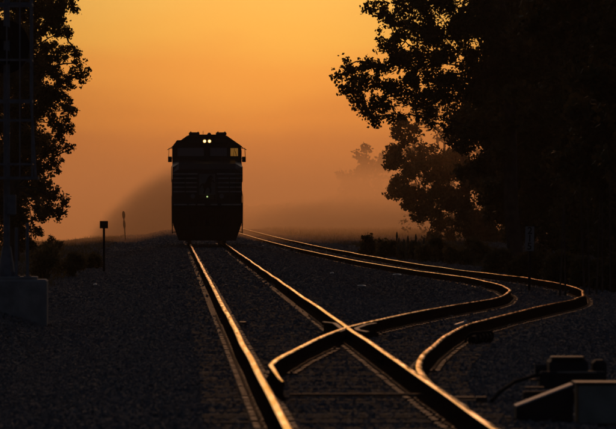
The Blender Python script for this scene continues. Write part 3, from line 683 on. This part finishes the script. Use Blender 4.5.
# right foreground tree whose branch reaches left over the siding
hero = [(354, 80, 11, .8), (338, 75, 6, .9), (346, 67, 7, .8), (341, 86, 6, .7), (350, 90, 8, .9), (357, 103, 8, .9), (366, 113, 7, .9), (374, 122, 7, .9), (352, 72, 9, .9), (366, 62, 10, .7), (372, 84, 15), (360, 98, 11, .8), (378, 104, 13), (372, 118, 8, .7), (386, 66, 16), (398, 90, 18), (404, 60, 20),
        (388, 20, 14, .8), (378, 6, 13, .8), (400, 36, 16), (404, 8, 20), (422, 24, 26), (424, 60, 26), (420, 100, 20, .8), (450, 40, 36), (452, 90, 32), (478, 20, 42), (485, 75, 42), (480, 130, 34), (452, 128, 20, .8), (425, 118, 10, .6), (394, 116, 10, .6),
        (520, 40, 46), (520, 100, 44), (400, -20, 26), (440, -30, 38), (500, -40, 50), (372, -14, 14), (560, 60, 46), (384, 46, 9, .7), (392, 50, 10, .7)]
tree('maple_tree', at(520, 292, 238), 17, pxclumps(hero, 238, R1, 3.2), 1150, .082, 21, 'large dark maple whose leafy branch reaches left against the glow', 'trees along the right side', M['leaf'], .34)
low = [(396, 150, 12), (402, 136, 10), (391, 164, 10), (400, 182, 13), (392, 194, 9), (410, 168, 14), (414, 194, 14), (424, 150, 15, .7), (428, 205, 12), (436, 176, 20, .8), (420, 216, 9), (440, 225, 14), (450, 200, 22), (455, 160, 24), (470, 225, 26), (480, 180, 30), (406, 206, 8), (432, 238, 9),
       (490, 240, 26), (398, 122, 8, .7), (412, 128, 10, .5), (462, 250, 14), (505, 150, 30), (510, 210, 32)]
tree('maple_tree', at(470, 259, 362), 12, pxclumps(low, 362, R1, 4.0), 1000, .115, 22, 'dark tree under the big maple, its edge hanging over the siding', 'trees along the right side', M['leaf'], .22)
# dark wall of trees at the right edge
wall = [(9.9, 139, 15), (11.2, 150, 17), (13.0, 165, 18), (12.8, 186, 17), (13.6, 206, 17), (14.8, 226, 18)]
labs = ['nearest dark tree at the right edge of the picture', 'dense dark tree just behind the milepost, second from the right edge', 'black crowned tree behind the milepost in the right hand wood',
        'dense tree in the middle of the right hand wood', 'tall dark tree behind the curve of the siding', 'dense dark tree standing right behind the big maple']
for i, (x_, y_, H_) in enumerate(wall):
    x_ += 2.6; cl_ = []
    for k_ in range(30):
        a_ = R1.uniform(0, 6.28); rr_ = 3.4 * math.sqrt(R1.random()); z_ = R1.uniform(1.0, 13 if y_ < 200 else 15)
        cl_.append((x_ + rr_ * math.cos(a_), y_ + rr_ * 1.4 * math.sin(a_), z_, R1.uniform(1.0, 1.7)))
    tree('broadleaf_tree', (x_, y_, gz0(x_, y_)), H_, cl_, 750, .10, 40 + i, labs[i], 'trees along the right side', M['leaf'], .24)
# hazier trees beyond, and far ones swallowed by the mist
def ftree(pxs, base, Y, H_, n_, ls, seed, label, group):
    return tree('broadleaf_tree', at(*base, Y), H_, pxclumps(pxs, Y, R1, 4), n_, ls, seed, label, group, M['leaf'], .25)
# left tree behind the signal
lt = [(66, 4, 12), (54, 20, 14), (66, 32, 9, .8), (72, 50, 10, .8), (60, 56, 14), (78, 62, 7, .7), (78, 74, 9, .8), (66, 80, 10), (84, 77, 5, .6), (58, 96, 12), (66, 106, 9, .9), (72, 112, 6, .7), (58, 126, 12), (68, 130, 7, .8), (66, 148, 8, .8), (52, 148, 12), (56, 164, 8, .8),
      (40, 168, 12), (44, 190, 10, .9), (56, 196, 9, .8), (64, 203, 6, .7), (52, 210, 9, .8), (60, 216, 6, .7), (40, 216, 10), (36, 230, 8, .8), (28, 10, 30), (20, 60, 34), (22, 110, 34), (20, 160, 28), (14, 205, 22), (-20, 40, 36), (-20, 100, 36), (-20, 160, 36), (18, 238, 14), (46, 70, 14), (44, 110, 14), (60, -14, 18), (20, -26, 34), (32, 245, 8)]
tree('oak_tree', at(12, 252, 205), 11, pxclumps(lt, 205, R1, 2.2), 3000, .055, 61, 'dark leafy tree behind the signal at the left edge', 'trees on the left', M['leaf'], .26)
lb_ = [(R1.uniform(-70, 38), R1.uniform(-40, 240), R1.uniform(18, 28)) for _ in range(60)]
tree('oak_tree', at(-18, 246, 250), 12, pxclumps(lb_, 250, R1, 3), 900, .09, 62, 'second dark tree filling the gap behind the left one', 'trees on the left', M['leaf2'], .26)
bk = [(14.6, 300, 'tall dark tree behind the big maple, its crown against the glow'), (13.6, 262, 'dark tree right of the big maple, deep in the wood'), (20, 285, 'tree deep in the wood behind the milepost'), (20.5, 250, 'tree deep in the wood near the right edge'), (18.5, 345, 'far dark tree closing the gap below the big maple crown')]
for i, (x_, y_, lb) in enumerate(bk):
    x_ += 4.5; cl_ = []
    for k_ in range(54):
        a_ = R1.uniform(0, 6.28); rr_ = 4.2 * math.sqrt(R1.random()); z_ = R1.uniform(0.3, 16)
        cl_.append((x_ + rr_ * math.cos(a_), y_ + rr_ * math.sin(a_), z_, R1.uniform(1.3, 2.1)))
    tree('broadleaf_tree', (x_, y_, gz0(x_, y_)), 16, cl_, 600, .12, 140 + i, lb, 'trees along the right side', M['leaf'], .26)
hz1 = [(398, 120, 16), (410, 150, 20), (425, 180, 22), (405, 185, 14), (440, 130, 24), (430, 215, 20), (412, 222, 12), (450, 175, 26), (420, 110, 18), (392, 150, 10), (470, 150, 30), (455, 215, 24), (460, 110, 26)]
ftree(hz1, (450, 245), 430, 9, 60, .16, 150, 'mist greyed tree seen through the gap under the maple branch', 'trees along the right side')
hz2 = [(352, 178, 12), (362, 160, 10), (372, 172, 12), (345, 195, 12), (360, 190, 14), (376, 195, 14), (338, 212, 10), (352, 212, 14), (370, 215, 16), (388, 200, 14), (390, 222, 14), (366, 150, 6), (382, 168, 10), (330, 222, 8)]
ftree(hz2, (366, 240), 1250, 17, 42, .43, 151, 'faint tree almost swallowed by the mist left of the dark wood', 'faint trees in the mist')
hz3 = [(326, 226, 8), (312, 224, 7), (300, 228, 7), (285, 226, 8), (272, 228, 7), (262, 222, 8), (250, 220, 8), (338, 228, 8)]
ftree(hz3, (300, 240), 1100, 5, 30, .38, 152, 'faint low trees in the mist between the locomotive and the wood', 'faint trees in the mist')
# shrubs, reeds and weeds
def shrub(name, px0, px1, pyt, pyb, Y, n, seed, label, group, lsz=.07, mt='leaf2'):
    R_ = random.Random(seed); a = at(px0, pyb, Y); b_ = at(px1, pyb, Y); bx_ = (a.x + b_.x) / 2; g0 = gz0(bx_, Y); root = tag(empty(name, (bx_, Y, g0)), label, 'shrub', group)
    hh_ = max(.4, CAMZ + (VY - pyt) * Y / FPX - g0); hw = (b_.x - a.x) / 2; tb = MB(); cs, rs, ns_ = [], [], []
    for k_ in range(16):
        x_ = R_.uniform(-hw, hw) * .85; z_ = hh_ * (1 - (x_ / hw) ** 2 * .5) * R_.uniform(.25, .88); y_ = R_.uniform(-hw, hw) * .8
        tb.tube([(x_ * .15, y_ * .15, -.05), (x_ * .6, y_ * .6, z_ * .6), (x_, y_, z_)], [.025, .016, .006], 5); cs.append((x_, y_, z_)); rs.append(hh_ * R_.uniform(.18, .30)); ns_.append(n)
        tb.tube([(x_, y_, z_), (x_ + R_.uniform(-.1, .1), y_, z_ + hh_ * .16)], [.008, .003], 4)
    tb.build('stem', M['weed'], root); V, F = leaves(cs, rs, ns_, lsz, seed, None)
    o = bpy.data.objects.new('foliage', fast_mesh('foliage', V, F, [M[mt]])); C.objects.link(o); o.parent = root; return root
shr = [(360, 384, 234, 256, 262, 'rounded bush at the left end of the trackside scrub', 'bushes beyond the siding'),
       (376, 402, 240, 257, 256, 'low bush beside the tall stalks beyond the siding', 'bushes beyond the siding'),
       (398, 424, 240, 260, 246, 'low scrub bush below the hanging crown edge', 'bushes beyond the siding'),
       (418, 452, 236, 263, 236, 'broad scrub bush under the dark lower tree', 'bushes beyond the siding'),
       (446, 490, 236, 267, 224, 'wide dark bush at the foot of the right hand wood', 'bushes beyond the siding')]
for i, (a, b_, t_, bo_, Y, lb, gr_) in enumerate(shr): shrub('bush', a, b_, t_, bo_, Y, 150, 80 + i, lb, gr_)
shr2 = [(486, 520, 250, 274, 196, 'dark bush under the wood, left of the milepost'), (512, 548, 252, 280, 172, 'dark bush directly behind the milepost'), (545, 580, 256, 284, 158, 'dark bush between the milepost and the saplings'),
        (575, 606, 258, 288, 147, 'dark bush behind the bare saplings'), (598, 632, 256, 290, 141, 'dark bush at the very right edge behind the saplings')]
for i, (a, b_, t_, bo_, Y, lb) in enumerate(shr2): shrub('bush', a, b_, t_, bo_, Y, 420, 120 + i, lb, 'bushes under the right hand wood', .07, 'leaf')
lsh = [(44, 62, 236, 262, 300, 'small rounded bush on the skyline left of the square sign'), (28, 58, 238, 284, 170, 'tangled bush right of the signal foundation'), (56, 84, 250, 284, 185, 'low weedy bush between the signal and the square sign'),
       (76, 100, 252, 276, 215, 'low weeds growing just left of the square sign')]
for i, (a, b_, t_, bo_, Y, lb) in enumerate(lsh): shrub('bush', a, b_, t_, bo_, Y, 120, 90 + i, lb, 'bushes on the left bank', .05)
def stalks(name, pts_, label, seed, spread=.1, kind='stuff'):
    R_ = random.Random(seed); b = MB()
    for (px, pyt, Y) in pts_:
        q = at(px, pyt, Y); g0 = gz0(q.x, Y); h_ = max(.2, q.z - g0); lean = R_.uniform(-.08, .08) * h_
        b.tube([(q.x - lean, Y, g0 - .05), (q.x - lean * .4, Y, g0 + h_ * .5), (q.x, Y, g0 + h_)], [.012, .011, .007], 4)
        b.tube([(q.x, Y, g0 + h_ * .68), (q.x, Y, g0 + h_ * .84), (q.x, Y, g0 + h_)], [.02, .05, .02], 5)
    o = b.build(name, M['weed']); tag(o, label, 'weeds', kind=kind); return o
rs_ = random.Random(9)
stalks('reeds', [(397, 232, 248), (399, 238, 248), (404, 239, 246), (408, 236, 246), (412, 240, 244), (416, 234, 244), (419, 240, 243), (424, 237, 242), (428, 241, 241), (431, 236, 240), (436, 240, 239), (441, 236, 238)] + [(rs_.uniform(393, 450), rs_.uniform(242, 252), rs_.uniform(236, 250)) for _ in range(40)], 'tall dry seed stalks standing in the scrub beyond the siding', 5)
# slender saplings at the right edge
for i, px in enumerate((560, 566, 585, 590, 597, 603, 611)):
    Y = 128 + i * 1.2; q = at(px, 292, Y); g0 = gz0(q.x, Y); b = MB(); R_ = random.Random(70 + i); l_ = R_.uniform(-.12, .12); H_ = R_.uniform(1.9, 2.9)
    root = tag(empty('sapling', (q.x, Y, g0)), ('leftmost bare grey sapling, right of the milepost', 'bare sapling second from the left, right of the milepost', 'thin bare sapling behind the outer bend of the siding', 'bare sapling just right of the siding bend', 'bare sapling third from the right edge', 'bare sapling second from the right edge', 'bare sapling at the very right edge')[i], 'sapling', 'bare saplings by the siding bend')
    b.tube([(0, 0, -.05), (l_ * .4, 0, H_ * .4), (l_, 0, H_)], [.022, .017, .008], 6); b.build('trunk', M['bark'], root)
    tw = MB()
    for k_ in range(6): z_ = H_ * (.4 + .09 * k_); s_ = R_.choice((-1, 1)); tw.tube([(l_ * z_ / H_, 0, z_), (l_ * z_ / H_ + s_ * .14, R_.uniform(-.1, .1), z_ + .2)], [.006, .003], 4)
    tw.build('twig', M['bark'], root)
# grass on the banks
r = np.random.default_rng(77); Vg = []
def tufts(n, fx, ylo, yhi, hmin, hmax):
    Y = r.uniform(ylo, yhi, n); X = fx(Y, r.random(n)); Z = ground(X, Y); h = r.uniform(hmin, hmax, n)
    for k_ in range(4):
        a = r.uniform(0, 6.28, n); lx = r.normal(0, .35, (n, 2)) * h[:, None]; o_ = r.normal(0, .06, (n, 2)); wv = np.stack([np.cos(a), np.sin(a)], -1) * (.008 + Y[:, None] * 2e-5)
        P0 = np.stack([X, Y], -1) + o_; top_ = P0 + lx; hh2 = h * r.uniform(.5, 1, n)
        Vg.append(np.stack([np.c_[P0 - wv, Z - .03], np.c_[P0 + wv, Z - .03], np.c_[top_, Z + hh2]], 1).reshape(-1, 3))
tufts(9000, lambda Y, u: sx(Y) + 3.3 + u * 6, 100, 330, .12, .5)
tufts(5000, lambda Y, u: sx(Y) + 3.0 + u * 14, 330, 590, .12, .45)
tufts(7000, lambda Y, u: -3.2 - u * 8, 130, 430, .10, .42)
Vg = np.concatenate(Vg); o = bpy.data.objects.new('grass', fast_mesh('grass', Vg, np.arange(len(Vg)).reshape(-1, 3), [M['grass']], 3)); C.objects.link(o)
tag(o, 'rough grass and weeds on the banks beside the tracks', 'grass', kind='stuff')

# ------------------------------------------------------------------ far woods in the mist
def wood(name, prof, Y, seed, label, n=26000, ls=.35, depth=40):
    """far wooded rise: a real body with depth, covered in leaf clumps; prof = skyline in photo pixels"""
    r = np.random.default_rng(seed); px = np.array([p_[0] for p_ in prof]); py = np.array([p_[1] for p_ in prof]); sc = Y / FPX
    X = r.uniform(px[0], px[-1], n); top_ = np.interp(X, px, py); Yy = Y + r.uniform(0, depth, n)
    Z = CAMZ + (VY - top_) * sc; base = -0.013 * (Y - 590) - 2; z = base + (Z - base) * r.uniform(0, 1, n) ** .45 + r.normal(0, ls * .8, n)
    P = np.stack([(X - VX) * sc, Yy, z], -1); a = r.normal(size=(n, 3)); a /= np.linalg.norm(a, axis=1)[:, None]; b = np.cross(a, r.normal(size=(n, 3))); b /= np.linalg.norm(b, axis=1)[:, None]
    s_ = ls * r.uniform(.6, 1.3, (n, 1)); V = np.stack([P - a * s_, P + b * s_ * .7, P + a * s_, P - b * s_ * .7], 1).reshape(-1, 3)
    o = bpy.data.objects.new(name, fast_mesh(name, V, np.arange(n * 4).reshape(n, 4), [M['leaf']])); C.objects.link(o); tag(o, label, 'woodland', kind='stuff'); return o

wood('woodland', [(120, 240), (150, 222), (180, 208), (220, 206), (245, 208), (262, 210), (285, 207), (300, 211), (325, 206), (345, 203), (370, 200), (400, 194), (430, 188), (470, 182)], 1150, 172, 'faint band of woodland far off in the mist', 16000, .5, 160)

# added dark volumes behind the locomotive, shade of the mist put into their colour, thinning to nothing at their rims
def shade_volume(name, px, py, Y, rpx, rpy, ry, tilt, dens, label):
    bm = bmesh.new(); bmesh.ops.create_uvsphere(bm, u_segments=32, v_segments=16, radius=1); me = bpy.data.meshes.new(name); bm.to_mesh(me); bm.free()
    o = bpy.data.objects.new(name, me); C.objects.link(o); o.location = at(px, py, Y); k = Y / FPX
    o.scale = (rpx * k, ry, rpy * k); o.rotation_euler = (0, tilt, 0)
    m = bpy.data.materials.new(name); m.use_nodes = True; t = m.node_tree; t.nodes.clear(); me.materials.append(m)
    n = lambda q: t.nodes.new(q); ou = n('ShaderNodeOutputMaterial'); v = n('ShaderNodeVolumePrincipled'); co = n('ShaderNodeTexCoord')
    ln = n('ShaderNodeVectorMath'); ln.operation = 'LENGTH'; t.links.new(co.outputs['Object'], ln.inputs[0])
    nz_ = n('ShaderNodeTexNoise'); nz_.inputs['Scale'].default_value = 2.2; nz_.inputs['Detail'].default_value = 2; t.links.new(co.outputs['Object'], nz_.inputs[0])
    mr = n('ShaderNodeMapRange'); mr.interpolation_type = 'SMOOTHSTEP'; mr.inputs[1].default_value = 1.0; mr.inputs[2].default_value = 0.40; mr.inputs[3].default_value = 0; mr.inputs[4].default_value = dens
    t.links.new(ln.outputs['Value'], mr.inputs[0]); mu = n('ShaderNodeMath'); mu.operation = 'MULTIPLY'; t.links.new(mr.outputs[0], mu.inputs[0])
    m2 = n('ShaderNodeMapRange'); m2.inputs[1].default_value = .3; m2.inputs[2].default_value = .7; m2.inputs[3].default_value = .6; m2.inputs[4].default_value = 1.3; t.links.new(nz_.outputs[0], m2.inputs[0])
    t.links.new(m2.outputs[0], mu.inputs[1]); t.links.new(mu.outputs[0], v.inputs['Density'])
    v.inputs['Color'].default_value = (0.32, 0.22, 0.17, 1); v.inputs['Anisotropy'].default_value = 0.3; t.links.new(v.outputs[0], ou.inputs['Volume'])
    tag(o, label, 'mist shade', kind='stuff')
shade_volume('mist_shade_left', 150, 242, 520, 112, 56, 50, -.80, .15, 'added dark volume for the shadow in the mist sloping down left of the locomotive')
shade_volume('mist_shade_right', 350, 250, 600, 165, 58, 60, 0, .055, 'added dark volume for the shaded low mist between the locomotive and the right hand wood')
